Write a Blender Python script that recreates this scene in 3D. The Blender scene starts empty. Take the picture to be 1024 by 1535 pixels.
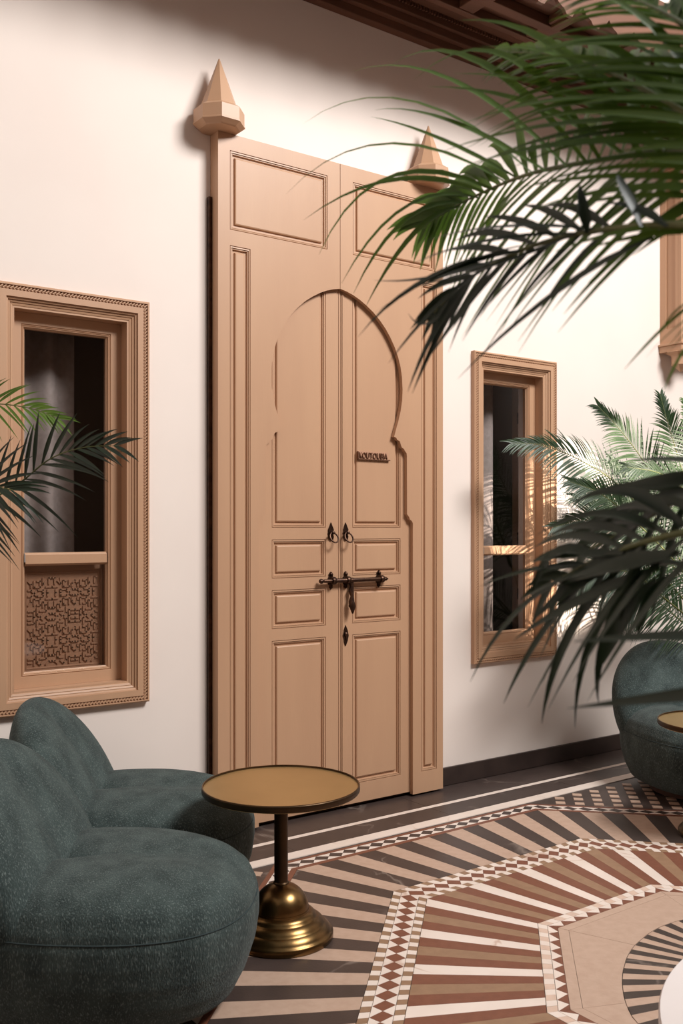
import bpy, bmesh, math, random
from mathutils import Vector, Matrix
from mathutils.geometry import tessellate_polygon

random.seed(7)
S = bpy.context.scene
COL = S.collection

# ------------------------------------------------------------------ camera
HC = 1.4                                   # eye height; camera stands at the origin, the decorated wall is the plane y = 3.94
YAW = math.radians(54.1)
FWD = Vector((math.cos(YAW), math.sin(YAW), 0)); RGT = Vector((math.sin(YAW), -math.cos(YAW), 0))
cam_d = bpy.data.cameras.new('camera'); cam = bpy.data.objects.new('camera', cam_d); COL.objects.link(cam)
cam.location = (0, 0, HC); cam.rotation_euler = (math.pi / 2, 0, YAW - math.pi / 2)
cam_d.sensor_fit = 'AUTO'; cam_d.sensor_width = 36; cam_d.lens = 36 * 1453 / 1535
cam_d.shift_y = 23.5 / 1535
cam_d.clip_start = 0.05
cam_d.dof.use_dof = True; cam_d.dof.focus_distance = 4.1; cam_d.dof.aperture_fstop = 8.0
S.camera = cam

# ------------------------------------------------------------------ world, lights, exposure
S.view_settings.view_transform = 'Standard'; S.view_settings.look = 'None'
S.view_settings.gamma = 1; S.view_settings.use_curve_mapping = False
S.view_settings.exposure = 0.16
w = bpy.data.worlds.new('world'); S.world = w; w.use_nodes = True
bg = w.node_tree.nodes['Background']; bg.inputs[0].default_value = (1.0, 0.97, 0.95, 1); bg.inputs[1].default_value = 0.31

def aim(o, tgt):
    d = Vector(tgt) - o.location
    o.rotation_euler = d.to_track_quat('-Z', 'Y').to_euler()

def area(name, loc, tgt, sx, sy, power, col):
    l = bpy.data.lights.new(name, 'AREA'); l.shape = 'RECTANGLE'; l.size = sx; l.size_y = sy; l.energy = power; l.color = col
    o = bpy.data.objects.new(name, l); COL.objects.link(o); o.location = loc; aim(o, tgt); return o
area('courtyard_daylight', (4.5, -0.9, 6.2), (2.8, 3.9, 1.9), 2.6, 1.6, 535, (1.0, 0.985, 0.965))
sp = bpy.data.lights.new('sun_shaft', 'SPOT'); sp.energy = 3400; sp.spot_size = math.radians(13.5); sp.spot_blend = 0.25
sp.shadow_soft_size = 0.03; sp.color = (1.0, 0.88, 0.75)
spo = bpy.data.objects.new('sun_shaft', sp); COL.objects.link(spo); spo.location = (5.3, -0.4, 3.2); aim(spo, (4.53, 3.94, 1.36))

# ------------------------------------------------------------------ helpers
def at(px, py, D):
    "point that stands D metres ahead of the eye"
    return FWD * D + RGT * ((px - 512) / 1453 * D) + Vector((0, 0, HC + (791 - py) / 1453 * D))

def srgb(c):
    return tuple(((v / 255) / 12.92 if v / 255 <= 0.04045 else (((v / 255) + 0.055) / 1.055) ** 2.4) for v in c) + (1,)

def mat(name, rgb, rough=0.6, metal=0.0, rgb2=None, scale=8, detail=4, bump=0.0, bscale=60, spec=0.5, stretch=None, lo=0.35, hi=0.65, dist=0.002):
    m = bpy.data.materials.new(name); m.use_nodes = True; nt = m.node_tree; b = nt.nodes['Principled BSDF']
    b.inputs['Base Color'].default_value = srgb(rgb); b.inputs['Roughness'].default_value = rough
    b.inputs['Metallic'].default_value = metal; b.inputs['Specular IOR Level'].default_value = spec
    tc = nt.nodes.new('ShaderNodeTexCoord'); mp = nt.nodes.new('ShaderNodeMapping'); nt.links.new(tc.outputs['Object'], mp.inputs[0])
    if stretch: mp.inputs['Scale'].default_value = stretch
    if rgb2:
        n = nt.nodes.new('ShaderNodeTexNoise'); n.inputs['Scale'].default_value = scale; n.inputs['Detail'].default_value = detail
        nt.links.new(mp.outputs[0], n.inputs['Vector'])
        r = nt.nodes.new('ShaderNodeValToRGB'); r.color_ramp.elements[0].position = lo; r.color_ramp.elements[1].position = hi
        r.color_ramp.elements[0].color = srgb(rgb); r.color_ramp.elements[1].color = srgb(rgb2)
        nt.links.new(n.outputs['Fac'], r.inputs[0]); nt.links.new(r.outputs[0], b.inputs['Base Color'])
    if bump:
        n2 = nt.nodes.new('ShaderNodeTexNoise'); n2.inputs['Scale'].default_value = bscale; n2.inputs['Detail'].default_value = 3
        nt.links.new(mp.outputs[0], n2.inputs['Vector'])
        bp = nt.nodes.new('ShaderNodeBump'); bp.inputs['Strength'].default_value = bump; bp.inputs['Distance'].default_value = dist
        nt.links.new(n2.outputs['Fac'], bp.inputs['Height']); nt.links.new(bp.outputs[0], b.inputs['Normal'])
    return m

def veined(name, rgb, rgb2, vein, rough=0.35, scale=9, width=0.012):
    "stone: soft mottling plus a few thin wandering veins; every piece gets its own piece of the pattern (world position)"
    m = mat(name, rgb, rough, 0, rgb2, scale, 6, 0.15, 120)
    nt = m.node_tree; b = nt.nodes['Principled BSDF']
    src = b.inputs['Base Color'].links[0].from_socket
    g = nt.nodes.new('ShaderNodeNewGeometry')
    n = nt.nodes.new('ShaderNodeTexNoise'); n.inputs['Scale'].default_value = 1.7; n.inputs['Detail'].default_value = 5; n.inputs['Distortion'].default_value = 0.6
    nt.links.new(g.outputs['Position'], n.inputs['Vector'])
    s = nt.nodes.new('ShaderNodeMath'); s.operation = 'SUBTRACT'; s.inputs[1].default_value = 0.5; nt.links.new(n.outputs['Fac'], s.inputs[0])
    a = nt.nodes.new('ShaderNodeMath'); a.operation = 'ABSOLUTE'; nt.links.new(s.outputs[0], a.inputs[0])
    mr = nt.nodes.new('ShaderNodeMapRange'); mr.inputs['From Min'].default_value = 0; mr.inputs['From Max'].default_value = width
    mr.inputs['To Min'].default_value = 0.55; mr.inputs['To Max'].default_value = 0; nt.links.new(a.outputs[0], mr.inputs['Value'])
    n3 = nt.nodes.new('ShaderNodeTexNoise'); n3.inputs['Scale'].default_value = 2.3; nt.links.new(g.outputs['Position'], n3.inputs['Vector'])
    mr2 = nt.nodes.new('ShaderNodeMapRange'); mr2.inputs['From Min'].default_value = 0.5; mr2.inputs['From Max'].default_value = 0.6; nt.links.new(n3.outputs['Fac'], mr2.inputs['Value'])
    mu = nt.nodes.new('ShaderNodeMath'); mu.operation = 'MULTIPLY'; nt.links.new(mr.outputs[0], mu.inputs[0]); nt.links.new(mr2.outputs[0], mu.inputs[1])
    mx = nt.nodes.new('ShaderNodeMix'); mx.data_type = 'RGBA'; nt.links.new(mu.outputs[0], mx.inputs['Factor'])
    nt.links.new(src, mx.inputs[6]); mx.inputs[7].default_value = srgb(vein); nt.links.new(mx.outputs[2], b.inputs['Base Color'])
    return m

M = {
 'plaster': mat('plaster', (237, 224, 215), 0.85, 0, (233, 219, 210), 1.5, 4, 0.12, 25, 0.2),
 'paint': mat('peach_paint', (189, 149, 118), 0.42, 0, (184, 144, 114), 6, 5, 0.15, 90, 0.45, (1, 1, 0.15)),
 'brown_wood': mat('brown_wood', (112, 76, 58), 0.55, 0, (96, 64, 48), 8, 5, 0.2, 60, 0.3, (0.3, 1, 1)),
 'basalt': veined('dark_stone', (70, 58, 54), (62, 51, 47), (150, 135, 125), 0.38),
 'sand': mat('beige_stone', (190, 162, 143), 0.42, 0, (182, 153, 134), 30, 6, 0.15, 150),
 'brown': mat('brown_stone', (124, 76, 57), 0.42, 0, (116, 70, 52), 30, 6, 0.15, 150),
 'tan': mat('tan_stone', (150, 118, 92), 0.42, 0, (141, 110, 85), 25, 6, 0.15, 150),
 'white': veined('white_marble', (232, 217, 206), (224, 208, 196), (176, 128, 98), 0.33, 6, 0.010),
 'pinkstone': mat('pale_pink_stone', (214, 186, 168), 0.42, 0, (206, 178, 160), 30, 6),
 'skirting': mat('dark_skirting', (50, 38, 34), 0.45, 0, (58, 45, 40), 10, 4),
 'iron': mat('aged_bronze', (58, 40, 32), 0.38, 0.85, (82, 58, 44), 30, 4, 0.5, 90),
 'brass': mat('aged_brass', (128, 100, 64), 0.28, 1.0, (96, 74, 46), 5, 5, 0.15, 40),
 'brass_top': mat('brushed_brass_top', (204, 172, 118), 0.36, 0.85, (192, 160, 108), 3, 4),
 'brass_dark': mat('dark_brass_edge', (78, 60, 42), 0.4, 0.9, (62, 48, 34), 8, 4),
 'plinth': mat('brown_plinth', (70, 42, 30), 0.5),
 'curtain': mat('grey_curtain', (190, 182, 176), 0.9, 0, (176, 168, 162), 40, 3, 0.2, 200),
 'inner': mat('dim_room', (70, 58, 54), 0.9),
 'leaf': mat('palm_leaf', (100, 128, 50), 0.5, 0, (76, 104, 38), 5, 4, 0.1, 60, 0.35),
 'leaf_dark': mat('palm_leaf_dark', (38, 52, 32), 0.42, 0, (28, 42, 26), 5, 4, 0.1, 60),  # darker leaf copy: silhouette shade of the near fronds put into the colour
 'leaf_mid': mat('palm_leaf_mid', (54, 76, 44), 0.4, 0, (38, 58, 34), 6, 4, 0.1, 60),
 'stem': mat('palm_stem', (110, 112, 62), 0.5, 0, (78, 84, 44), 10, 4),
 'seam_cord': mat('dark_seam', (44, 56, 57), 0.95),
 'soil': mat('soil', (48, 36, 28), 0.95, 0, (30, 22, 18), 30, 5, 0.8, 60),
 'pot': mat('grey_pot', (96, 86, 80), 0.6, 0, (84, 75, 70), 10, 4),
 'tabletop_white': mat('white_stone_top', (236, 228, 226), 0.4, 0, (230, 221, 218), 4, 4),
 'letter': mat('letter_shadow_tone', (122, 86, 66), 0.45, 0.6),  # letters are peach paint; their edge shadows are put into this darker tone
 'plaque': mat('plaque_plate', (196, 152, 124), 0.4, 0.2),
}
def leaf_backlight(m, k):
    nt = m.node_tree; b = nt.nodes['Principled BSDF']; out = [n for n in nt.nodes if n.type == 'OUTPUT_MATERIAL'][0]
    t = nt.nodes.new('ShaderNodeBsdfTranslucent'); mx = nt.nodes.new('ShaderNodeMixShader'); mx.inputs[0].default_value = k
    nt.links.new(b.inputs['Base Color'].links[0].from_socket, t.inputs[0]); nt.links.new(b.outputs[0], mx.inputs[1]); nt.links.new(t.outputs[0], mx.inputs[2])
    nt.links.new(mx.outputs[0], out.inputs[0])
for k, f in (('leaf', .35), ('leaf_mid', .25), ('leaf_dark', .12)): leaf_backlight(M[k], f)

# tweed cloth
m = mat('teal_tweed', (68, 79, 77), 0.95, 0, (50, 60, 59), 14, 6, 0.9, 260, 0.15, (1, 1, 0.35), 0.35, 0.65, 0.004)
nt = m.node_tree; b = nt.nodes['Principled BSDF']; src = b.inputs['Base Color'].links[0].from_socket
tc = [n for n in nt.nodes if n.type == 'TEX_COORD'][0]; mp = nt.nodes.new('ShaderNodeMapping'); mp.inputs['Scale'].default_value = (1, 1, 0.28); mp.inputs['Rotation'].default_value = (0.2, 0.35, 0.3)
nt.links.new(tc.outputs['Object'], mp.inputs[0])
n = nt.nodes.new('ShaderNodeTexNoise'); n.inputs['Scale'].default_value = 290; n.inputs['Detail'].default_value = 2; nt.links.new(mp.outputs[0], n.inputs['Vector'])
r = nt.nodes.new('ShaderNodeValToRGB'); r.color_ramp.elements[0].position = 0.54; r.color_ramp.elements[1].position = 0.70; nt.links.new(n.outputs['Fac'], r.inputs[0])
sc_ = nt.nodes.new('ShaderNodeMath'); sc_.operation = 'MULTIPLY'; sc_.inputs[1].default_value = 0.33; nt.links.new(r.outputs[0], sc_.inputs[0])
mx = nt.nodes.new('ShaderNodeMix'); mx.data_type = 'RGBA'; nt.links.new(sc_.outputs[0], mx.inputs['Factor']); nt.links.new(src, mx.inputs[6]); mx.inputs[7].default_value = srgb((150, 162, 158))
nt.links.new(mx.outputs[2], b.inputs['Base Color'])
b.inputs['Sheen Weight'].default_value = 0.08; b.inputs['Sheen Roughness'].default_value = 0.5
M['tweed'] = m
# window glass: clear with a fresnel reflection
m = bpy.data.materials.new('window_glass'); m.use_nodes = True; nt = m.node_tree; nt.nodes.remove(nt.nodes['Principled BSDF'])
out = nt.nodes['Material Output']; tr = nt.nodes.new('ShaderNodeBsdfTransparent'); gl = nt.nodes.new('ShaderNodeBsdfGlossy'); gl.inputs['Roughness'].default_value = 0.02
tr.inputs[0].default_value = (0.86, 0.84, 0.84, 1)
lw0 = nt.nodes.new('ShaderNodeLayerWeight'); lw0.inputs[0].default_value = 0.5; pw = nt.nodes.new('ShaderNodeMath'); pw.operation = 'POWER'; pw.inputs[1].default_value = 5; nt.links.new(lw0.outputs['Facing'], pw.inputs[0])
lw = nt.nodes.new('ShaderNodeMath'); lw.operation = 'MULTIPLY_ADD'; lw.inputs[1].default_value = .95; lw.inputs[2].default_value = .04; nt.links.new(pw.outputs[0], lw.inputs[0]); mx = nt.nodes.new('ShaderNodeMixShader')
nt.links.new(lw.outputs[0], mx.inputs[0]); nt.links.new(tr.outputs[0], mx.inputs[1]); nt.links.new(gl.outputs[0], mx.inputs[2]); nt.links.new(mx.outputs[0], out.inputs[0])
M['glass'] = m

def link(name, me, m, parent=None):
    o = bpy.data.objects.new(name, me); COL.objects.link(o)
    if m is not None and not me.materials: me.materials.append(M[m] if isinstance(m, str) else m)
    if parent is not None: o.parent = parent
    return o

def pyobj(name, v, f, m, parent=None, smooth=False):
    me = bpy.data.meshes.new(name); me.from_pydata([tuple(p) for p in v], [], f); me.update()
    if smooth: me.polygons.foreach_set('use_smooth', [True] * len(me.polygons))
    return link(name, me, m, parent)

def fixn(o):
    bm = bmesh.new(); bm.from_mesh(o.data); bmesh.ops.recalc_face_normals(bm, faces=bm.faces); bm.to_mesh(o.data); bm.free(); return o

def thing(name, label=None, cat=None, loc=(0, 0, 0), rz=0, group=None, kind=None):
    o = bpy.data.objects.new(name, None); COL.objects.link(o); o.location = loc; o.rotation_euler = (0, 0, rz); o.empty_display_size = 0.1
    tag(o, label, cat, group, kind); return o

def tag(o, label=None, cat=None, group=None, kind=None):
    if label: o['label'] = label
    if cat: o['category'] = cat
    if group: o['group'] = group
    if kind: o['kind'] = kind
    return o

class MB:
    def __init__(s): s.v = []; s.f = []
    def add(s, v, f):
        n = len(s.v); s.v += [Vector(p) for p in v]; s.f += [tuple(i + n for i in q) for q in f]
    def box(s, x0, x1, y0, y1, z0, z1, bev=0):
        if bev:
            bm = bmesh.new(); bmesh.ops.create_cube(bm, size=1)
            for p in bm.verts: p.co = Vector((x0 + (p.co.x + .5) * (x1 - x0), y0 + (p.co.y + .5) * (y1 - y0), z0 + (p.co.z + .5) * (z1 - z0)))
            bmesh.ops.bevel(bm, geom=bm.edges[:], offset=bev, segments=2, affect='EDGES', profile=0.6)
            bm.verts.index_update(); s.add([p.co.copy() for p in bm.verts], [[q.index for q in f.verts] for f in bm.faces]); bm.free(); return
        s.add([(x0, y0, z0), (x1, y0, z0), (x1, y1, z0), (x0, y1, z0), (x0, y0, z1), (x1, y0, z1), (x1, y1, z1), (x0, y1, z1)],
              [(0, 3, 2, 1), (4, 5, 6, 7), (0, 1, 5, 4), (1, 2, 6, 5), (2, 3, 7, 6), (3, 0, 4, 7)])
    def lathe(s, prof, c=(0, 0, 0), n=32, axis='z'):
        vs = []; fs = []
        for r, h in prof:
            for i in range(n):
                a = 2 * math.pi * i / n
                if axis == 'z': vs.append((c[0] + r * math.cos(a), c[1] + r * math.sin(a), c[2] + h))
                elif axis == 'x': vs.append((c[0] + h, c[1] + r * math.cos(a), c[2] + r * math.sin(a)))
                else: vs.append((c[0] + r * math.cos(a), c[1] + h, c[2] + r * math.sin(a)))
        for j in range(len(prof) - 1):
            for i in range(n):
                k = (i + 1) % n; fs.append((j * n + i, j * n + k, (j + 1) * n + k, (j + 1) * n + i))
        fs.append(tuple(range(n))[::-1]); fs.append(tuple(range((len(prof) - 1) * n, len(prof) * n)))
        s.add(vs, fs)
    def tube(s, pts, rad, n=8):
        pts = [Vector(p) for p in pts]; vs = []; fs = []; u = None
        for i, p in enumerate(pts):
            t = (pts[min(i + 1, len(pts) - 1)] - pts[max(i - 1, 0)]).normalized()
            if u is None: u = t.orthogonal().normalized()
            u = (u - t * u.dot(t)).normalized(); w_ = t.cross(u)
            r = rad[i] if isinstance(rad, (list, tuple)) else rad
            for k in range(n):
                a = 2 * math.pi * k / n; vs.append(p + (u * math.cos(a) + w_ * math.sin(a)) * r)
        for j in range(len(pts) - 1):
            for i in range(n):
                k = (i + 1) % n; fs.append((j * n + i, j * n + k, (j + 1) * n + k, (j + 1) * n + i))
        fs.append(tuple(range(n))[::-1]); fs.append(tuple(range((len(pts) - 1) * n, len(pts) * n)))
        s.add(vs, fs)
    def rectframe(s, x0, x1, z0, z1, y, prof, close=False):
        "mitred frame in the wall plane: prof = (inset, depth into the wall)"
        vs = []; fs = []
        for i, d in prof:
            vs += [(x0 + i, y + d, z0 + i), (x1 - i, y + d, z0 + i), (x1 - i, y + d, z1 - i), (x0 + i, y + d, z1 - i)]
        for j in range(len(prof) - 1):
            for i in range(4):
                k = (i + 1) % 4; fs.append((j * 4 + i, j * 4 + k, (j + 1) * 4 + k, (j + 1) * 4 + i))
        if close: n = (len(prof) - 1) * 4; fs.append((n, n + 1, n + 2, n + 3))
        s.add(vs, fs)
    def plate(s, loops, y0, y1):
        "flat board in the wall plane with holes; loops of (x, z), first one is the outline"
        fl = [p for l in loops for p in l]; n = len(fl)
        tri = tessellate_polygon([[Vector((p[0], p[1], 0)) for p in l] for l in loops])
        vs = [(p[0], y0, p[1]) for p in fl] + [(p[0], y1, p[1]) for p in fl]
        fs = [tuple(t) for t in tri] + [tuple(i + n for i in t[::-1]) for t in tri]
        k = 0
        for l in loops:
            for i in range(len(l)):
                a, b_ = k + i, k + (i + 1) % len(l); fs.append((a, b_, b_ + n, a + n))
            k += len(l)
        s.add(vs, fs)
    def build(s, name, m, parent=None, smooth=False, fix=True):
        o = pyobj(name, s.v, s.f, m, parent, smooth)
        return fixn(o) if fix else o

def shade_auto(o, ang=35):
    me = o.data; bm = bmesh.new(); bm.from_mesh(me)
    for f in bm.faces: f.smooth = True
    for e in bm.edges:
        if len(e.link_faces) == 2 and e.calc_face_angle(0) > math.radians(ang): e.smooth = False
    bm.to_mesh(me); bm.free(); return o

WY = 3.94        # wall plane
# ------------------------------------------------------------------ setting
WIN = [(1.464, 'window_1'), (4.077, 'window_2')]
mb = MB()
holes = [[(c - .247, .732), (c + .247, .732), (c + .247, 2.293), (c - .247, 2.293)] for c, _ in WIN]
mb.plate([[(-2.2, 0), (8.6, 0), (8.6, 6.4), (-2.2, 6.4)]] + holes, WY, WY + .2)
tag(mb.build('wall_front', 'plaster'), kind='structure')
M['far_plaster'] = mat('far_plaster', (176, 150, 130), 0.85)
for nm, a in (('wall_left', (-2.4, -2.2, -3.6, 4.14)), ('wall_right', (8.6, 8.8, -3.6, 4.14))):
    mb = MB(); mb.box(a[0], a[1], a[2], a[3], 0, 6.4); tag(mb.build(nm, 'plaster'), kind='structure')
mb = MB(); mb.box(-2.2, 8.6, -3.8, -3.6, 0, 6.4); tag(mb.build('wall_back', 'far_plaster'), kind='structure')
mb = MB(); mb.box(3.47, 8.6, WY - .016, WY, 0, .098, .003); tag(mb.build('baseboard_right', 'skirting'), kind='structure')
mb = MB(); mb.box(-2.2, 2.08, WY - .016, WY, 0, .098, .003); tag(mb.build('baseboard_left', 'skirting'), kind='structure')
# dim room behind the windows
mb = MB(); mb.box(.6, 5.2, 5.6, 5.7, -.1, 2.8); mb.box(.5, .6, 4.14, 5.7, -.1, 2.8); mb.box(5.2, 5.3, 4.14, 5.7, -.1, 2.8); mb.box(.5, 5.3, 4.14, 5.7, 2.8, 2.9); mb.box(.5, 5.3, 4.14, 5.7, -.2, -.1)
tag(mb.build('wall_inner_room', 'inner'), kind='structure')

# ------------------------------------------------------------------ floor
fl = MB(); fl.box(-2.4, 8.8, -3.8, 4.14, -.12, -.0035)
floor = tag(fl.build('floor', 'basalt'), kind='structure')
C = Vector((2.893, 1.599, 0)); T = math.tan(math.radians(22.5))
pieces = []    # kind, polygon, material
def side(k):
    a = math.radians(90 + 45 * k); n_ = Vector((math.cos(a), math.sin(a), 0)); return n_, Vector((-n_.y, n_.x, 0))   # tangent runs anticlockwise
def pt(k, f, a):
    n_, t = side(k); return C + n_ * a + t * (f * a * T)
def quad(kind, k, f0, f1, a0, a1, m): pieces.append((kind, [pt(k, f0, a0), pt(k, f1, a0), pt(k, f1, a1), pt(k, f0, a1)], m))
ring = 0
def fan_r(th):
    P_ = [(0, .50), (60, .508), (76, .505), (96, .494), (106, .49), (121, .499), (132, .511), (141, .53), (149, .552), (158, .585), (166, .618), (176, .64), (190, .62), (220, .55), (260, .5), (360, .5)]
    th %= 360
    for (a, r0), (b_, r1) in zip(P_, P_[1:]):
        if a <= th <= b_: return r0 + (r1 - r0) * (th - a) / (b_ - a)
cyc = ['white', 'brown', 'tan', 'brown']
for k in range(8):
    # dark / beige stripes of the outer ring (14 to a side)
    for i in range(14):
        f0, f1 = -1 + i / 7, -1 + (i + 1) / 7
        quad('stone_strip', k, f0, f1, 1.308, 1.722, 'basalt' if i % 2 == 0 else 'sand')
        # inner ring white / brown / tan / brown
        quad('stone_strip', k, f0, f1, .772, 1.174, cyc[(i + 14 * (k - 1)) % 4])
    # black and white diamond border
    quad('border_strip', k, -1, 1, 1.723, 1.747, 'brown'); quad('border_strip', k, -1, 1, 1.809, 1.829, 'brown')
    def diamonds(N, a0, a1, md, mt):
        am = (a0 + a1) / 2
        for i in range(N):
            f0, f1 = -1 + 2 * i / N, -1 + 2 * (i + 1) / N; fm = (f0 + f1) / 2
            pieces.append(('diamond_tile', [pt(k, f0, am), pt(k, fm, a0), pt(k, f1, am), pt(k, fm, a1)], md))
            for (u0, u1) in ((f0, f0), (f1, f1)):
                pass
            g = 2 / N
            if i == 0:
                pieces.append(('triangle_tile', [pt(k, f0, am), pt(k, fm, a1), pt(k, f0, a1)], mt)); pieces.append(('triangle_tile', [pt(k, f0, am), pt(k, f0, a0), pt(k, fm, a0)], mt))
            if i < N - 1:
                pieces.append(('triangle_tile', [pt(k, f1, am), pt(k, fm, a1), pt(k, fm + g, a1)][::-1], mt)); pieces.append(('triangle_tile', [pt(k, f1, am), pt(k, fm, a0), pt(k, fm + g, a0)], mt))
            else:
                pieces.append(('triangle_tile', [pt(k, f1, am), pt(k, fm, a1), pt(k, f1, a1)], mt)); pieces.append(('triangle_tile', [pt(k, f1, am), pt(k, f1, a0), pt(k, fm, a0)], mt))
    diamonds(20, 1.748, 1.808, 'basalt', 'white')
    diamonds(16, 1.207, 1.275, 'brown', 'white')
    for i in range(32):
        f0, f1 = -1 + i / 16, -1 + (i + 1) / 16
        quad('dash_tile', k, f0, f1, 1.276, 1.307, 'white' if i % 2 == 0 else 'tan')
        quad('dash_tile', k, f0, f1, 1.175, 1.206, 'tan' if i % 2 == 0 else 'white')
    for i in range(18):
        quad('dash_tile', k, -1 + i / 9, -1 + (i + 1) / 9, .739, .771, 'pinkstone' if i % 2 else 'white')
    for i in range(9):
        f0, f1 = -1 + 2 * i / 9, -1 + 2 * (i + 1) / 9; fm = (f0 + f1) / 2
        pieces.append(('triangle_tile', [pt(k, f0, .738), pt(k, f1, .738), pt(k, fm, .704)], 'white'))
        pieces.append(('triangle_tile', [pt(k, f0, .738), pt(k, fm, .704), pt(k, fm - 2 / 9, .704)] if i else [pt(k, f0, .738), pt(k, fm, .704), pt(k, f0, .704)], 'brown'))
        if i == 8: pieces.append(('triangle_tile', [pt(k, f1, .738), pt(k, f1, .704), pt(k, fm, .704)], 'brown'))
    quad('stone_slab', k, -1, 1, .668, .703, 'sand')
    # slab between joint line and the fan: follows the curved edge
    a0 = 90 + 45 * k - 22.5; pl = [pt(k, -1, .667), pt(k, 1, .667)]
    for j in range(12, -1, -1):
        th = a0 + 45 * j / 12; r_ = fan_r(th) + .002; pl.append(C + Vector((math.cos(math.radians(th)), math.sin(math.radians(th)), 0)) * r_)
    pieces.append(('stone_slab', pl, 'sand'))
NF = 84
for i in range(NF):
    t0, t1 = 360 * i / NF + 1.2, 360 * (i + 1) / NF + 1.2
    v0, v1 = (Vector((math.cos(math.radians(t)), math.sin(math.radians(t)), 0)) for t in (t0, t1))
    pieces.append(('fan_strip', [C + v0 * .22, C + v1 * .22, C + v1 * fan_r(t1), C + v0 * fan_r(t0)], 'basalt' if i % 2 else 'sand'))
# white lines and dark border slabs along the wall
def yrow(kind, y0, y1, m, L, x0=-2.2, x1=8.6):
    x = x0
    while x < x1 - .01:
        xe = min(x + L, x1); pieces.append((kind, [Vector((x, y0, 0)), Vector((xe, y0, 0)), Vector((xe, y1, 0)), Vector((x, y1, 0))], m)); x = xe
yrow('border_line', 3.662, 3.692, 'white', 1.2); yrow('border_line', 3.446, 3.512, 'white', 1.2)
yrow('border_slab', 3.693, 3.922, 'basalt', .9); yrow('border_slab', 3.513, 3.661, 'basalt', .9); 
# ladder bands in the corners outside the octagon
for k, sgn in ((-1, 1), (1, -1)):
    n_, t = side(k)
    for j in range(-12, 13):
        c0 = j * .095
        for q in range(0, 14):
            a = 1.834 + .02 + q * .083
            poly = [C + n_ * (a + da) + t * (c0 + dc) for da, dc in ((0, 0), (0, .048), (.042, .048), (.042, 0))]
            if max(p.y for p in poly) < 3.44 and max(p.y for p in poly) > 2.2: pieces.append(('ladder_tile', poly, 'sand'))

def signed(poly):
    return sum(poly[i].x * poly[(i + 1) % len(poly)].y - poly[(i + 1) % len(poly)].x * poly[i].y for i in range(len(poly)))
def tile_mesh(mb_, poly, gap=.0006, h=.0035, lift=0.0):
    if signed(poly) < 0: poly = poly[::-1]
    c = sum(poly, Vector()) / len(poly); n = len(poly); v = []
    for p in poly:
        d = p - c; v.append(p - d.normalized() * gap)
    top = [(p.x, p.y, lift) for p in v]; bot = [(p.x, p.y, -h) for p in v]
    mb_.add(top + bot, [tuple(range(n))] + [(i + n, (i + 1) % n + n, (i + 1) % n, i) for i in range(n)])
def shown(poly):
    c = sum(poly, Vector()) / len(poly); D = c.dot(FWD)
    if D < .6: return 0
    px = 512 + 1453 * c.dot(RGT) / D; py = 791 + 1453 * HC / D
    m_ = 60 if len(poly) < 10 and abs(signed(poly)) < .1 else 700
    if not (-m_ < px < 1024 + m_ and 791 < py < 1535 + m_): return 0
    return abs(signed(poly)) / D ** 3
by = {}
for p in pieces: by.setdefault(p[0], []).append(p)
for kind, lst in by.items():
    lst.sort(key=lambda p: -shown(p[1]))
    vis = [p for p in lst if shown(p[1]) > 0][:296]; rest = [p for p in lst if not any(p is q for q in vis)]
    for _, poly, m_ in vis:
        b_ = MB(); tile_mesh(b_, poly, lift=random.uniform(-.0002, .0002)); b_.build(kind, m_, floor, fix=False)
    if rest:
        mats = sorted({p[2] for p in rest}); b_ = MB(); idx = []
        for _, poly, m_ in rest:
            n0 = len(b_.f); tile_mesh(b_, poly); idx += [mats.index(m_)] * (len(b_.f) - n0)
        o = b_.build(kind + 's', None, floor, fix=False)
        for m_ in mats: o.data.materials.append(M[m_])
        o.data.polygons.foreach_set('material_index', idx); o['kind'] = 'stuff'

# ------------------------------------------------------------------ ceiling (wooden soffit of the gallery)
soff = MB(); soff.box(-2.2, 8.6, 3.22, WY, 4.10, 4.22); so = tag(soff.build('ceiling', 'brown_wood'), kind='structure')
b_ = MB()
b_.box(-2.2, 8.6, WY - .05, WY, 3.97, 4.10, .006); b_.box(-2.2, 8.6, WY - .085, WY - .05, 4.01, 4.10, .006); b_.box(-2.2, 8.6, WY - .11, WY - .085, 4.05, 4.10, .004)
b_.build('cornice', 'brown_wood', so)
for y0, y1, z0 in ((3.66, 3.70, 4.05), (3.50, 3.56, 4.045), (3.22, 3.32, 4.02)):
    b_ = MB(); b_.box(-2.2, 8.6, y0, y1, z0, 4.10, .006); b_.build('beam', 'brown_wood', so)
b_ = MB()
for i in range(540):
    x = -2.1 + i * .0198; b_.box(x, x + .011, 3.815, 3.829, 4.082, 4.10)
tag(b_.build('dentil_strip', 'brown_wood', so), kind='stuff')
for i in range(22):
    x = -2.0 + i * .49; b_ = MB()
    b_.box(x, x + .10, 3.32, 3.50, 4.055, 4.10, .006); b_.box(x + .02, x + .08, 3.32, 3.50, 4.04, 4.055, .003); b_.box(x, x + .10, 3.56, 3.66, 4.055, 4.10, .006); b_.build('cross_beam', 'brown_wood', so)
b2_ = MB(); b2_.box(-2.2, 8.6, -3.6, -.5, 4.10, 4.22); tag(b2_.build('back_shade_slab', 'brown_wood'), kind='structure')  # unseen slab added over the camera side to darken the area behind
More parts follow.
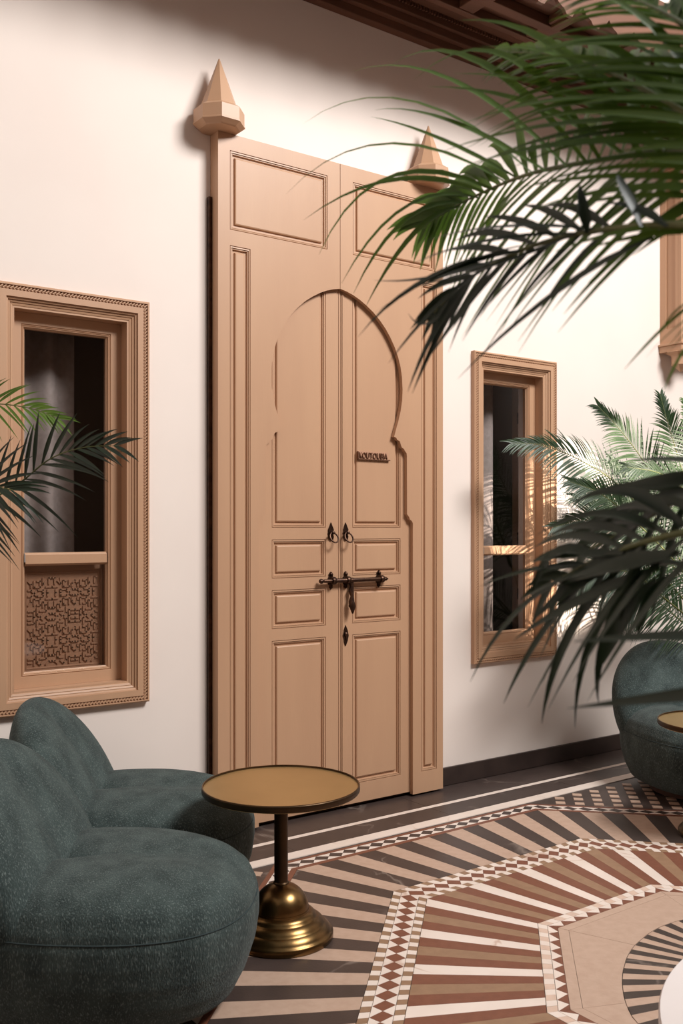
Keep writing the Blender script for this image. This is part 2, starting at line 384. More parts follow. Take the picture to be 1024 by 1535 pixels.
# scalloped valance
pr = []
def val_profile(u):   # one scallop unit, drop below 4.06
    return .075 + .05 * abs(math.sin(math.pi * u)) ** .6 + .02 * (abs(u - .5) < .12)
for i in range(54):
    x0 = -2.2 + i * .2; lo_ = [(x0 + .2 * j / 10, 4.06 - val_profile(j / 10)) for j in range(11)]
    b_ = MB(); b_.plate([[(x0 + .2, 4.22), (x0, 4.22)] + lo_], 3.20, 3.219); b_.build('valance_board', 'brown_wood', so)

# ------------------------------------------------------------------ windows
def make_window(c, nm):
    t = thing(nm, kind='structure')
    x0, x1, z0, z1 = c - .336, c + .336, .643, 2.382
    b_ = MB(); b_.rectframe(x0, x1, z0, z1, WY, [(0, .002), (0, -.026), (.006, -.031), (.010, -.031), (.011, -.021), (.028, -.021), (.029, -.029), (.055, -.029), (.056, -.021), (.058, -.021), (.064, -.019), (.066, -.010), (.067, -.013), (.074, -.010), (.076, -.004), (.077, -.007), (.085, -.004), (.087, -.0015), (.094, -.0015), (.094, .098)])
    b_.build('window_frame', 'paint', t)
    b_ = MB()   # rope moulding: slanted beads in the channel
    def bead(cx, cz, ang):
        L, W, H_ = .0088, .0042, .0065; ca, sa = math.cos(ang), math.sin(ang); vs = []
        for dy, s_ in ((0, 1), (-H_ * 1.4, .45)):
            for u, v in ((-L, -W), (L, -W), (L, W), (-L, W)):
                vs.append((cx + (u * ca - v * s_ * sa), WY - .021 + dy, cz + (u * sa + v * s_ * ca)))
        b_.add(vs, [(4, 5, 6, 7), (0, 1, 5, 4), (1, 2, 6, 5), (2, 3, 7, 6), (3, 0, 4, 7)])
    st = .0142; i_ = .0195
    n = int((x1 - x0 - 2 * i_) / st)
    for i in range(n + 1):
        x = x0 + i_ + i * (x1 - x0 - 2 * i_) / n; bead(x, z0 + i_, .65); bead(x, z1 - i_, .65)
    n = int((z1 - z0 - 2 * i_) / st)
    for i in range(1, n):
        z = z0 + i_ + i * (z1 - z0 - 2 * i_) / n; bead(x0 + i_, z, .85); bead(x1 - i_, z, .85)
    tag(b_.build('rope_moulding', 'paint', t), kind='stuff')
    b_ = MB(); a = .0945
    ys = WY + .060
    b_.rectframe(x0 + a, x1 - a, z0 + a, z1 - a, ys, [(0, .036), (0, 0), (.047, 0), (.0485, .005), (.053, .001), (.056, .005), (.058, .004), (.062, .014), (.065, .016), (.065, .036)])
    gx0, gx1 = x0 + a + .065, x1 - a - .065
    s_ = b_.build('sash', 'paint', t)
    b_ = MB()
    pr_ = [(1.241 + .0, .030), (1.241, .014), (1.246, .006), (1.249, .004), (1.250, 0), (1.287, 0), (1.288, .004), (1.291, .006), (1.296, .014), (1.296, .03)]
    vs = [(x, ys + d, z) for x in (gx0, gx1) for z, d in pr_]; k = len(pr_)
    b_.add(vs, [(i, i + 1, i + 1 + k, i + k) for i in range(k - 1)]); b_.build('transom', 'paint', t)
    for za, zb in ((1.2965, z1 - a - .0655), (z0 + a + .0655, 1.2405)):
        b_ = MB(); b_.box(gx0 + .0005, gx1 - .0005, ys + .020, ys + .023, za, zb); b_.build('pane', 'glass', t)
    return t
for c, nm in WIN: make_window(c, nm)

def curtain(name, x0, x1, y, z0, z1, waves, amp, label, grp=None):
    n = 90; v = []; f = []
    for j in range(2):
        for i in range(n + 1):
            u = i / n; yy = y + amp * (math.sin(u * waves * 2 * math.pi) + .35 * math.sin(u * waves * 5.1 + 1)); v.append((x0 + (x1 - x0) * u, yy, z0 if j == 0 else z1))
    f = [(i, i + 1, i + n + 2, i + n + 1) for i in range(n)]
    o = pyobj(name, v, f, 'curtain', None, True); md = o.modifiers.new('thick', 'SOLIDIFY'); md.thickness = .004
    return tag(o, label, 'curtain')
curtain('curtain', 1.20, 1.58, 4.24, .35, 2.585, 2.6, .022, 'grey pleated curtain behind the upper pane of the left window')
curtain('curtain', 3.86, 4.20, 4.24, .35, 2.585, 2.0, .022, 'grey hanging curtain behind the narrow right window')
# rod the curtains hang from
for x0, x1, lb in ((1.1, 1.8, 'dark curtain rod hidden above the left window'), (3.76, 4.4, 'dark curtain rod hidden above the right window')):
    b_ = MB(); b_.tube([(x0, 4.24, 2.61), (x1, 4.24, 2.61)], .012, 10)
    for e in (x0, x1): b_.lathe([(0.001, -.02), (.02, -.012), (.024, 0), (.02, .012), (.001, .02)], (e, 4.24, 2.61), 12, 'x')
    b_.tube([(x0 + .05, 4.14, 2.61), (x0 + .05, 4.24, 2.61)], .008, 8); b_.tube([(x1 - .05, 4.14, 2.61), (x1 - .05, 4.24, 2.61)], .008, 8)
    tag(b_.build('curtain_rod', 'iron'), lb, 'curtain rod')
# inward-opened shutter post behind the right window
t = thing('open_shutter', 'narrow peach casement edge standing open behind the right window glass', 'shutter', (4.50, 4.28, .2))
b_ = MB(); b_.box(-.034, 0, 0, .05, 0, 2.3, .003); b_.build('shutter_board', 'paint', t)
for z in (.75, 1.1, 1.85):
    b_ = MB(); b_.box(-.03, -.004, -.004, .0, z, z + .07, .001); b_.tube([(-.036, -.002, z), (-.036, -.002, z + .07)], .005, 8); b_.build('hinge', 'iron', t)

# fretwork panel behind the lower left pane
t = thing('fretwork_panel', 'peach carved geometric fretwork screen behind the lower pane of the left window', 'screen', (0, 0, 0))
PX0, PX1, PZ0, PZ1 = 1.262, 1.672, .762, 1.255; PY = WY + .108
b_ = MB(); b_.rectframe(PX0, PX1, PZ0, PZ1, PY, [(0, .02), (0, 0), (.036, 0), (.040, .006), (.046, .004), (.050, .012)], True); b_.build('panel_frame', 'paint', t)
b_ = MB(); gx0, gx1, gz0, gz1 = PX0 + .055, PX1 - .053, PZ0 + .060, PZ1 - .060
u = (gx1 - gx0) / 12.0; wbar = u * .13
segs = [((0, 1), (1, 1)), ((1, 1), (1, 0)), ((1, 2), (1, 3)), ((1, 3), (2, 3)), ((2, 3), (2, 2)), ((2, 1), (3, 1)), ((3, 1), (3, 2)), ((3, 2), (2.5, 2.5)), ((0, 2), (.5, 2.5)), ((.5, 2.5), (.5, 3)),
        ((1.5, .5), (2, 0)), ((2.5, .5), (2, 0)), ((1.5, .5), (1.5, 1.5)), ((3, 0), (3.5, .5)), ((3.5, .5), (4, .5)), ((3.5, 1.5), (4, 1.5)), ((3.5, 1.5), (3.5, 2.5)), ((3, 3), (4, 3)), ((2.5, 3.5), (2.5, 4)), ((1.5, 3.5), (1, 4)), ((.5, 3.5), (1, 4)), ((0, 3.5), (.5, 3.5)), ((3.3, 3.5), (3.3, 4)), ((2.5, 2.5), (2.5, 1.6)), ((1.5, 2), (2, 2)), ((1.5, 3.5), (2.5, 3.5)), ((0, .4), (.6, .4))]
def bar(p, q):
    d = Vector((q[0] - p[0], 0, q[1] - p[1])); L = d.length
    if L < 1e-4: return
    d /= L; n_ = Vector((-d.z, 0, d.x)) * wbar; a = Vector((p[0], 0, p[1])) - d * wbar * .8; e = Vector((q[0], 0, q[1])) + d * wbar * .8
    vs = [Vector((q_.x, PY + yy, q_.z)) for yy in (.0118, .0065) for q_ in (a - n_, e - n_, e + n_, a + n_)]
    b_.add(vs, [(4, 5, 6, 7), (0, 1, 5, 4), (1, 2, 6, 5), (2, 3, 7, 6), (3, 0, 4, 7)])
rows = int((gz1 - gz0) / u)
for cx_ in range(3):
    for cz_ in range(math.ceil(rows / 4)):
        for p, q in segs:
            mxx = (cx_ % 2 == 1); mzz = (cz_ % 2 == 1)
            tr_ = lambda s_: (gx0 + (cx_ * 4 + (4 - s_[0] if mxx else s_[0])) * u, gz0 + (cz_ * 4 + (4 - s_[1] if mzz else s_[1])) * u)
            P_, Q_ = tr_(p), tr_(q)
            if max(P_[1], Q_[1]) <= gz1 + .001: bar(P_, Q_)
tag(b_.build('fretwork', 'paint', t, fix=False), kind='stuff')
# ------------------------------------------------------------------ great door
door = thing('door_1', kind='structure')
FY = 3.865; IY = 3.890; DX0, DX1, DM, DZ = 2.111, 3.465, 2.790, 3.19
# half profile of the stepped horseshoe arch (distance from the middle, height), foot to crown
half = [(.466, .012), (.466, 1.424), (.458, 1.436), (.447, 1.441), (.441, 1.455), (.427, 1.470), (.426, 1.768), (.424, 1.785), (.412, 1.797), (.407, 1.806), (.392, 1.813), (.386, 1.826), (.378, 1.845), (.362, 1.851), (.355, 1.862), (.341, 1.866)]
arcp = [(.352, 1.900), (.368, 1.945), (.384, 2.000), (.394, 2.055), (.397, 2.110), (.393, 2.175), (.384, 2.225), (.368, 2.275), (.345, 2.325), (.316, 2.372), (.283, 2.415), (.249, 2.450), (.205, 2.487), (.162, 2.515), (.12, 2.538), (.08, 2.555), (.04, 2.567), (.0, 2.575)]
prof = half + arcp
def panel(x0, x1, z0, z1, y, parent, depth=0, name='panel'):
    b_ = MB(); b_.rectframe(x0, x1, z0, z1, y, [(0, .016), (0, .0005), (.0010, .006), (.0022, .006), (.0034, .0015), (.009, .001), (.0104, .009), (.0118, .005), (.015, .005), (.0170, .0135), (.0275, .014), (.0295, .0055), (.034, .003)], True)
    return b_.build(name, 'paint', parent)
def rect(x0, x1, z0, z1): return [(x0, z0), (x1, z0), (x1, z1), (x0, z1)]
for s_ in (-1, 1):
    e0 = DX0 if s_ < 0 else DX1; mid = DM + s_ * .0015
    outline = [(e0, .012)] + [(DM + s_ * max(p[0], .0015), p[1]) for p in prof] + [(mid, DZ), (e0, DZ)]
    if s_ > 0:
        pan = [(3.390 - .005 - .51, 3.390, 2.755, 3.116), (3.313, 3.421, .122, 2.684)]
    else:
        pan = [(2.172, 2.713, 2.755, 3.116), (2.172, 2.280, .122, 2.684)]
    if s_ > 0: pan[0] = (2.868, 3.409, 2.755, 3.116)
    b_ = MB(); b_.plate([outline] + [rect(*p) for p in pan], FY, FY + .024)
    leaf = b_.build('outer_leaf', 'paint', door)
    for p in pan: panel(*p, FY, leaf)
# box behind the front boards (sides, top) and dark side strip
b_ = MB(); b_.box(DX0, DX0 + .03, FY + .0245, WY - .001, .012, DZ); b_.box(DX1 - .03, DX1, FY + .0245, WY - .001, .012, DZ); b_.box(DX0 + .03, DX1 - .03, FY + .0245, WY - .001, DZ - .03, DZ)
b_.build('door_casing', 'paint', door)
b_ = MB(); b_.box(DX0 - .018, DX0 - .001, WY - .022, WY - .001, .0, 2.905); b_.build('side_strip', 'iron', door)  # narrow dark strip between the door side and the wall
b_ = MB(); b_.box(DX0 + .02, DX1 - .02, 3.925, 3.9385, 0, 3.1); b_.build('door_backing', 'iron', door)
# inner leaves
for s_ in (-1, 1):
    a, e = (2.815, 3.262) if s_ > 0 else (2.318, 2.8095)
    px_ = (2.883, 3.193) if s_ > 0 else (2.411, 2.720)
    zs = [(.118, .866), (.921, 1.105), (1.160, 1.344), (1.400, 2.66)]
    b_ = MB(); b_.plate([rect(a, e, .022, 2.75)] + [rect(px_[0], px_[1], z0, z1) for z0, z1 in zs], IY, IY + .024)
    leaf = b_.build('inner_leaf', 'paint', door)
    for z0, z1 in zs: panel(px_[0], px_[1], z0, z1, IY, leaf)
    b_ = MB()   # astragal bead beside the meeting line
    xb = a + .005 if s_ > 0 else e - .012
    b_.box(xb, xb + .006, IY - .003, IY, .022, 2.75, .001); b_.build('bead', 'paint', leaf)
def finial(cx, cy, z, flip=1, r=.118, h=.325, name='finial', parent=None, drop=None):
    b_ = MB()
    prf = [(.088, 0), (.096, .004), (r, .020), (r, .026), (r - .003, .028), (r - .003, .084), (r - .034, .104), (.003, h)]
    b_.lathe([(a, flip * q) for a, q in prf], (0, 0, 0), 8)
    rot = Matrix.Rotation(math.radians(22.5), 3, 'Z'); b_.v = [rot @ v + Vector((cx, cy, z)) for v in b_.v]
    return b_.build(name, 'paint', parent)
finial(2.118, 3.868 - .02 + .02, DZ + .0005, parent=door)
finial(3.365, 3.868, DZ + .0005, parent=door)

# ---- door furniture
YF = IY - .003
def iron_part(name, b_, parent, smooth=True):
    o = b_.build(name, 'iron', parent); return shade_auto(o) if smooth else o
for x, lb in ((2.749, 'left'), (2.838, 'right')):
    k = thing('ring_handle', None, None, (x, IY, 1.365)); k.parent = door
    b_ = MB()   # backplate: pointed plate
    out_ = [(0, -.030), (.012, -.022), (.016, -.010), (.013, .000), (.018, .008), (.014, .016), (.016, .026), (.008, .042), (0, .060)]
    out_ = out_ + [(-p[0], p[1]) for p in out_[-2:0:-1]]
    b_.plate([out_], -.007, -.0005); iron_part('backplate', b_, k, False)
    b_ = MB(); b_.lathe([(.010, -.0072), (.010, -.014), (.006, -.022), (.008, -.030), (.002, -.034)], (0, 0, .010), 14, 'y'); iron_part('boss', b_, k)
    b_ = MB(); rr = .0235; b_.tube([(rr * math.sin(a), -.026 + .012 * math.cos(a) - .006, .010 - rr + rr * math.cos(a)) for a in [2 * math.pi * i / 28 for i in range(29)]], .0042, 8); iron_part('ring', b_, k)
k = thing('slide_bolt', None, None, (0, 0, 0)); k.parent = door
bz = 1.140; by_ = IY - .026
b_ = MB(); b_.lathe([(.003, 0), (.009, .002), (.0125, .010), (.011, .018), (.006, .024), (.009, .030), (.0085, .075), (.0110, .082), (.0105, .30), (.0115, .395), (.008, .400), (.010, .405), (.010, .412), (.006, .418), (.003, .425)], (2.665, by_, bz), 16, 'x'); iron_part('bolt_rod', b_, k)
for x in (2.749, 2.838, 3.048):
    b_ = MB(); o_ = [(0, -.043), (.010, -.034), (.008, -.026), (.017, -.016), (.017, .014), (.010, .022), (.013, .030), (.006, .040), (0, .044)]
    o_ = o_ + [(-p[0], p[1]) for p in o_[-2:0:-1]]
    b_.plate([[(x + p[0], bz + p[1]) for p in o_]], IY - .006, IY - .0005)
    b_.lathe([(.018, -.010), (.020, -.004), (.020, .004), (.018, .010)], (x, by_, bz), 18, 'x')
    b_.lathe([(.007, -.006), (.007, -.012), (.002, -.015)], (x, IY, bz + .031), 10, 'y')
    iron_part('staple', b_, k)
b_ = MB()
hp = [(2.862, .0), (2.866, -.03), (2.858, -.055), (2.861, -.08), (2.854, -.105), (2.858, -.13), (2.855, -.165)]
b_.tube([(x, IY - .016 - .004 * i % 2, bz + z) for i, (x, z) in enumerate(hp)], [.013, .010, .014, .009, .015, .017, .004], 10); b_.box(2.850, 2.878, IY - .020, IY - .001, bz - .02, bz + .012, .003)
b_.lathe([(.009, -.014), (.011, -.026), (.005, -.033)], (2.858, IY, bz - .128), 12, 'y'); iron_part('hasp', b_, k)
k = thing('keyhole_plate', None, None, (2.839, IY, .864)); k.parent = door
b_ = MB(); o_ = [(0, -.052), (.012, -.026), (.018, 0), (.012, .026), (0, .052), (-.012, .026), (-.018, 0), (-.012, -.026)]; b_.plate([o_], -.005, -.0005); iron_part('backplate', b_, k, False)
b_ = MB(); b_.lathe([(.009, -.0052), (.010, -.010), (.006, -.014), (.002, -.015)], (0, 0, .008), 12, 'y'); b_.box(-.004, .004, -.011, -.0052, -.020, .004, .001); iron_part('keyhole_cover', b_, k)
# name plate with cut letters
k = thing('name_plate', None, None, (0, 0, 0)); k.parent = door
b_ = MB(); b_.box(2.913, 3.118, IY - .010, IY + .0015, 1.742, 1.7465); b_.box(2.912, 2.9155, IY - .010, IY + .0015, 1.742, 1.783); b_.build('plate_edge', 'letter', k)
b_ = MB(); b_.box(2.9155, 3.112, IY - .002, IY + .0015, 1.7465, 1.786); b_.build('plate', 'plaque', k)
cu = bpy.data.curves.new('letters', 'FONT'); cu.body = 'KOUTOUBIA'; cu.size = .043; cu.extrude = .003; cu.resolution_u = 3; cu.space_character = 1.02
to = bpy.data.objects.new('letters_tmp', cu); COL.objects.link(to); bpy.context.view_layer.update()
me = bpy.data.meshes.new_from_object(to.evaluated_get(bpy.context.evaluated_depsgraph_get())); bpy.data.objects.remove(to)
xs = [v.co.x for v in me.vertices]; sx = .180 / (max(xs) - min(xs)); x_0 = min(xs)
for v in me.vertices: v.co = Vector((2.922 + (v.co.x - x_0) * sx, IY - .0055 - v.co.z, 1.7495 + v.co.y))
me.materials.clear(); me.materials.append(M['letter']); link('letters', me, None, k)

# ------------------------------------------------------------------ oriel box on the right
ox = 5.44
t = thing('oriel_box', 'tall peach wooden oriel box with pointed finial on the wall at the right edge', 'oriel', (0, 0, 0))
b_ = MB(); b_.plate([[(3.80 + .0, 2.60), (WY - .001, 2.60), (WY - .001, 3.72), (3.80, 3.72)], [(3.823, 2.70), (3.895, 2.70), (3.895, 3.62), (3.823, 3.62)]], 0, .02)
b_.v = [Vector((ox + v.y, v.x, v.z)) for v in b_.v]; b_.build('side_board', 'paint', t)
b_ = MB(); b_.box(ox + .012, ox + .018, 3.82, 3.90, 2.69, 3.63); b_.build('side_panel', 'paint', t)
b_ = MB(); b_.plate([rect(ox, 6.9, 2.60, 3.72)] + [rect(ox + .06 + i * .46, ox + .06 + i * .46 + .40, 2.68, 3.62) for i in range(3)], 3.779, 3.799); b_.build('front_board', 'paint', t)
for i in range(3): panel(ox + .06 + i * .46, ox + .06 + i * .46 + .40, 2.68, 3.62, 3.779, t, name='front_panel')
for nm, z0, z1, g in (('base_moulding', 2.545, 2.585, .012), ('base_ledge', 2.585, 2.60, .022), ('top_ledge', 3.72, 3.75, .022)):
    b_ = MB(); b_.box(ox - g, 6.9, 3.779 - g, WY - .001, z0, z1, .004); b_.build(nm, 'paint', t)
finial(ox + .03, 3.80, 3.7505, 1, .085, .24, 'finial', t)
finial(ox + .06, 3.825, 2.5445, -1, .062, .13, 'pendant', t)

# ------------------------------------------------------------------ upholstered chairs
def spow(v, e): return math.copysign(abs(v) ** e, v)
def blob(nu, nv, fn):
    v = [fn(0, -math.pi / 2)]; f = []
    for j in range(1, nv):
        for i in range(nu): v.append(fn(2 * math.pi * i / nu, -math.pi / 2 + math.pi * j / nv))
    v.append(fn(0, math.pi / 2)); top = len(v) - 1
    for i in range(nu): f.append((0, 1 + (i + 1) % nu, 1 + i)); f.append((top, 1 + (nv - 2) * nu + i, 1 + (nv - 2) * nu + (i + 1) % nu))
    for j in range(nv - 2):
        for i in range(nu):
            a = 1 + j * nu + i; b2 = 1 + j * nu + (i + 1) % nu; f.append((a, b2, b2 + nu, a + nu))
    return v, f
RX, RY = .44, .37
SP = [(-1, .0, .035), (-.92, .66, .035), (-.84, .85, .045), (-.60, .925, .105), (-.30, .98, .175), (0, 1, .235), (.25, 1, .285), (.33, .985, .302), (.42, .985, .318), (.62, .93, .360), (.80, .80, .395), (.92, .58, .418), (1, 0, .428)]
def prof_at(q):
    q = max(-1, min(1, q))
    for i in range(len(SP) - 1):
        if q <= SP[i + 1][0]:
            p = [SP[max(i - 1, 0)], SP[i], SP[i + 1], SP[min(i + 2, len(SP) - 1)]]; u = (q - SP[i][0]) / (SP[i + 1][0] - SP[i][0])
            u2 = u * u * (3 - 2 * u) * .3 + u * .7
            return p[1][1] + (p[2][1] - p[1][1]) * u, p[1][2] + (p[2][2] - p[1][2]) * u2
    return SP[-1][1:]
def seat_fn(th, ph):
    q = ph / (math.pi / 2); rr_, zz = prof_at(q)
    x, y = spow(math.cos(th), .80), spow(math.sin(th), .80)
    X, Y = x * RX * rr_ + .03, y * RY * rr_
    if q > .3:
        w_ = min(1, (q - .3) / .4)
        zz += w_ * .018 * (1 - ((X - .03) / RX) ** 2)
        zz -= w_ * .052 * math.exp(-(Y / .055) ** 2) * max(0, min(1, (.32 - X) / .40)); zz += w_ * .012 * math.exp(-((abs(Y) - .13) / .07) ** 2)
        zz -= w_ * .020 * max(0, X - .1)
    return Vector((X, Y, zz))
def back_fn(th, ph):
    cp, sp_ = spow(math.cos(ph), .85), spow(math.sin(ph), .9)
    x, y = spow(math.cos(th), .95) * cp, spow(math.sin(th), .82) * cp
    z = sp_
    X = .165 * x * (1 - .42 * z); Y = .365 * y * (1 - .10 * max(0, z) ** 2); Z = .42 + .335 * z
    if x > 0: X -= .024 * math.exp(-(y / .15) ** 2) * x                       # soft centre crease
    X += -.02 * (1 - (y ** 2)) + .035 * y * y                                   # wraps round the sitter
    X += -.205 - .31 * (Z - .30)                                                # lean
    return Vector((X, Y, Z))
def make_chair(label, loc, rz):
    t = thing('lounge_chair', label, 'armchair', loc, rz, 'round teal lounge chairs')
    v, f = blob(72, 56, seat_fn); s_ = fixn(pyobj('seat', v, f, 'tweed', t, True)); md = s_.modifiers.new('soft', 'SMOOTH'); md.factor = .5; md.iterations = 4
    v, f = blob(64, 40, back_fn); fixn(pyobj('backrest', v, f, 'tweed', t, True))
    b_ = MB(); pts = []
    for i in range(73):
        p = seat_fn(2 * math.pi * i / 72, math.pi / 2 * .33); c = Vector((.03, 0, p.z)); pts.append(p + (p - c).normalized() * .0005)
    b_.tube(pts, .0022, 6); b_.build('seam', 'seam_cord', t, True)
    b_ = MB(); b_.lathe([(.25, 0), (.26, .004), (.26, .045), (.24, .05)], (.03, 0, 0), 40); shade_auto(b_.build('plinth', 'plinth', t))
    return t
ch = make_chair('teal tweed lounge chair nearest the camera at the lower left, in front of its twin', (1.12, 2.775, 0), math.radians(-38))
def copy_tree(o, parent=None):
    c = o.copy(); COL.objects.link(c)
    if parent: c.parent = parent
    for q in list(o.children): copy_tree(q, c)
    return c
c2 = copy_tree(ch); c2.location = (1.50, 3.435, 0); c2.rotation_euler.z = math.radians(-33); c2['label'] = 'teal tweed lounge chair under the left window, behind the nearest chair'
c3 = copy_tree(ch); c3.location = (4.60, 3.10, 0); c3.rotation_euler.z = math.radians(-112); c3['label'] = 'teal tweed lounge chair at the right edge behind palm fronds'

# ------------------------------------------------------------------ brass side tables
def make_table(label, loc):
    t = thing('side_table', label, 'side table', loc, 0, 'round brass side tables')
    b_ = MB(); b_.lathe([(.176, 0), (.179, .004), (.179, .020), (.174, .026), (.170, .028), (.168, .034), (.150, .050), (.146, .052), (.144, .058), (.124, .072), (.118, .075), (.116, .082), (.104, .090), (.098, .093), (.0975, .100)], n=64)
    shade_auto(b_.build('foot', 'brass', t), 50)
    b_ = MB(); R = .0955; b_.lathe([(R, .094)] + [(max(.024, R * math.cos(a)), .094 + .092 * math.sin(a)) for a in [i * math.pi / 2 / 14 for i in range(1, 14)]], n=56); shade_auto(b_.build('dome', 'brass', t), 50)
    b_ = MB(); b_.lathe([(.027, .178), (.027, .186), (.0235, .190), (.0235, .488), (.030, .494), (.045, .496)], n=32); shade_auto(b_.build('pole', 'brass_dark', t))
    b_ = MB(); b_.lathe([(.255, .4965), (.268, .499), (.2705, .503), (.2705, .519), (.2685, .5215), (.2660, .5215), (.2652, .519), (.2652, .5105)], n=96); b_.f = b_.f[:-2] ; shade_auto(b_.build('rim', 'brass_dark', t))
    b_ = MB(); b_.lathe([(.2654, .4970), (.2654, .5155)], n=96); b_.build('tray', 'brass_top', t)
    b_ = MB(); b_.lathe([(.2655, .5160), (.2660, .5222), (.2690, .5222), (.2695, .519)], n=96); b_.f = b_.f[:-2]; shade_auto(b_.build('rim_edge', 'brass', t), 60)
    return t
tb = make_table('round brass pedestal table with bell foot beside the two left chairs', (1.780, 2.812, 0))
t2 = copy_tree(tb); t2.location = (3.975, 2.56, 0); t2['label'] = 'round brass table cut off by the right edge before the right chair'

# white round table, mostly outside the frame
t = thing('white_table', 'low round white stone-topped table at the bottom right corner', 'table', (1.902, .640, 0))
b_ = MB(); b_.lathe([(.588, .470), (.600, .476), (.600, .495), (.597, .500)], n=128); shade_auto(b_.build('table_top', 'tabletop_white', t))
b_ = MB(); b_.lathe([(.20, 0), (.20, .012), (.035, .03), (.03, .06), (.03, .455), (.12, .47)], n=48); shade_auto(b_.build('pedestal', 'brass_dark', t))

# ------------------------------------------------------------------ palms
def bez(p0, p1, p2, n): return [(p0 * (1 - u) ** 2 + p1 * 2 * u * (1 - u) + p2 * u * u) for u in [i / n for i in range(n + 1)]]
def leaf_geo(mbx, p0, c, p1, wid, up=Vector((0, 0, 1)), n=9, fold=.35, twist=0.0):
    "a narrow V-folded blade along a curve"
    pts = bez(p0, c, p1, n); vs = []; fs = []
    for i, p in enumerate(pts):
        u = i / n; t_ = (pts[min(i + 1, n)] - pts[max(i - 1, 0)]).normalized()
        s_ = t_.cross(up)
        if s_.length < 1e-3: s_ = t_.orthogonal()
        s_.normalize(); nn = s_.cross(t_).normalized()
        a = twist * (1 - .5 * u); s2 = s_ * math.cos(a) + nn * math.sin(a); n2 = nn * math.cos(a) - s_ * math.sin(a)
        w_ = wid * .5 * (min(1, .35 + 2.6 * u) if u < .25 else max(0.03, 1 - ((u - .25) / .75) ** 1.7))
        vs += [p + s2 * w_ + n2 * w_ * fold, p, p - s2 * w_ + n2 * w_ * fold]
    for i in range(n): fs += [(i * 3, i * 3 + 1, i * 3 + 4, i * 3 + 3), (i * 3 + 1, i * 3 + 2, i * 3 + 5, i * 3 + 4)]
    mbx.add(vs, fs)
def leaf_obj(p0, c, p1, wid, m, parent, **k):
    b_ = MB(); leaf_geo(b_, p0, c, p1, wid, **k); return b_.build('leaflet', m, parent, True, fix=False)
def spline(pts, n):
    pts = [Vector(p) for p in pts]; q = [pts[0] * 2 - pts[1]] + pts + [pts[-1] * 2 - pts[-2]]; out_ = []; m_ = len(pts) - 1
    for i in range(n + 1):
        t_ = min(i / n * m_, m_ - 1e-6); k_ = int(t_); u = t_ - k_; a, b2, c_, d = q[k_:k_ + 4]
        out_.append(.5 * ((2 * b2) + (c_ - a) * u + (2 * a - 5 * b2 + 4 * c_ - d) * u * u + (3 * b2 - a - 3 * c_ + d) * u ** 3))
    return out_
def frond(palm, rach, r0, nleaf, L, wid, m, start=.15, droop=.45, spread=60, joined=False, upv=Vector((0, 0, 1)), lift=.15, seed=0, extra=(), sides=(1, -1), tipL=.45, twist=.25, Ls=(1, 1), far=None):
    rnd = random.Random(seed)
    N = 40; R_ = spline(rach, N); fr = MB(); fr.tube(R_, [max(.0012, r0 * (1 - .85 * i / N)) for i in range(N + 1)], 6)
    fo = fr.build('frond', 'stem', palm, True); jm = MB(); out_ = []
    for i in range(nleaf):
        u = start + (1 - start) * (i + .5) / nleaf; x = u * N; k_ = min(int(x), N - 1); p = R_[k_].lerp(R_[k_ + 1], x - k_); t_ = (R_[k_ + 1] - R_[k_]).normalized()
        q = (i + .5) / nleaf; ll = L * (.55 + .45 * math.sin(math.pi * min(1, q * 1.25 + .12))) * (1 if q < .6 else 1 - (1 - tipL) * (q - .6) / .4)
        sd = t_.cross(upv)
        if sd.length < .05: sd = t_.cross(RGT)
        sd.normalize(); un = sd.cross(t_).normalized()
        for s_ in sides:
            an = math.radians(spread * (1 - .62 * q) + rnd.uniform(-5, 5)); l_ = ll * rnd.uniform(.88, 1.08) * (Ls[0] if s_ > 0 else Ls[1])
            d = t_ * math.cos(an) + sd * (s_ * math.sin(an)) + un * (lift + rnd.uniform(-.06, .06)); d.normalize()
            c_ = p + d * l_ * .5; e = p + d * l_ * .93 + Vector((0, 0, -1)) * l_ * droop * rnd.uniform(.75, 1.25)
            if joined: leaf_geo(jm, p, c_, e, wid * rnd.uniform(.85, 1.1), up=un, n=6, twist=s_ * twist)
            else: leaf_obj(p, c_, e, wid * rnd.uniform(.85, 1.1), m, fo, up=un, twist=s_ * twist)
    for (p0, c_, p1, w_) in extra: leaf_obj(p0, c_, p1, w_, m, fo, up=(-FWD * .75 + Vector((0, 0, .65))), twist=rnd.uniform(-.5, .5))
    if joined: o = jm.build('leaflets', m, fo, True, fix=False); o['kind'] = 'stuff'
    return fo
def pot(palm, r=.20, h=.38):
    b_ = MB(); b_.lathe([(r * .72, 0), (r * .74, .01), (r, h - .03), (r * 1.05, h - .03), (r * 1.05, h), (r * .93, h), (r * .90, h - .05)], n=40); b_.f = b_.f[:-1]; shade_auto(b_.build('pot', 'pot', palm))
    b_ = MB(); b_.lathe([(r * .905, h - .07), (r * .905, h - .05), (r * .3, h - .042)], n=32); b_.build('soil', 'soil', palm)
def canes(palm, base, tops, r=.012):
    for i, tp in enumerate(tops):
        b0 = base + Vector((.05 * math.cos(i * 2.1), .05 * math.sin(i * 2.1), .33)); mid = b0.lerp(tp, .55) + Vector((0, 0, .12))
        b_ = MB(); b_.tube(bez(b0, mid, tp, 12), [r * (1 - .4 * j / 12) for j in range(13)], 8); b_.build('cane', 'stem', palm, True)

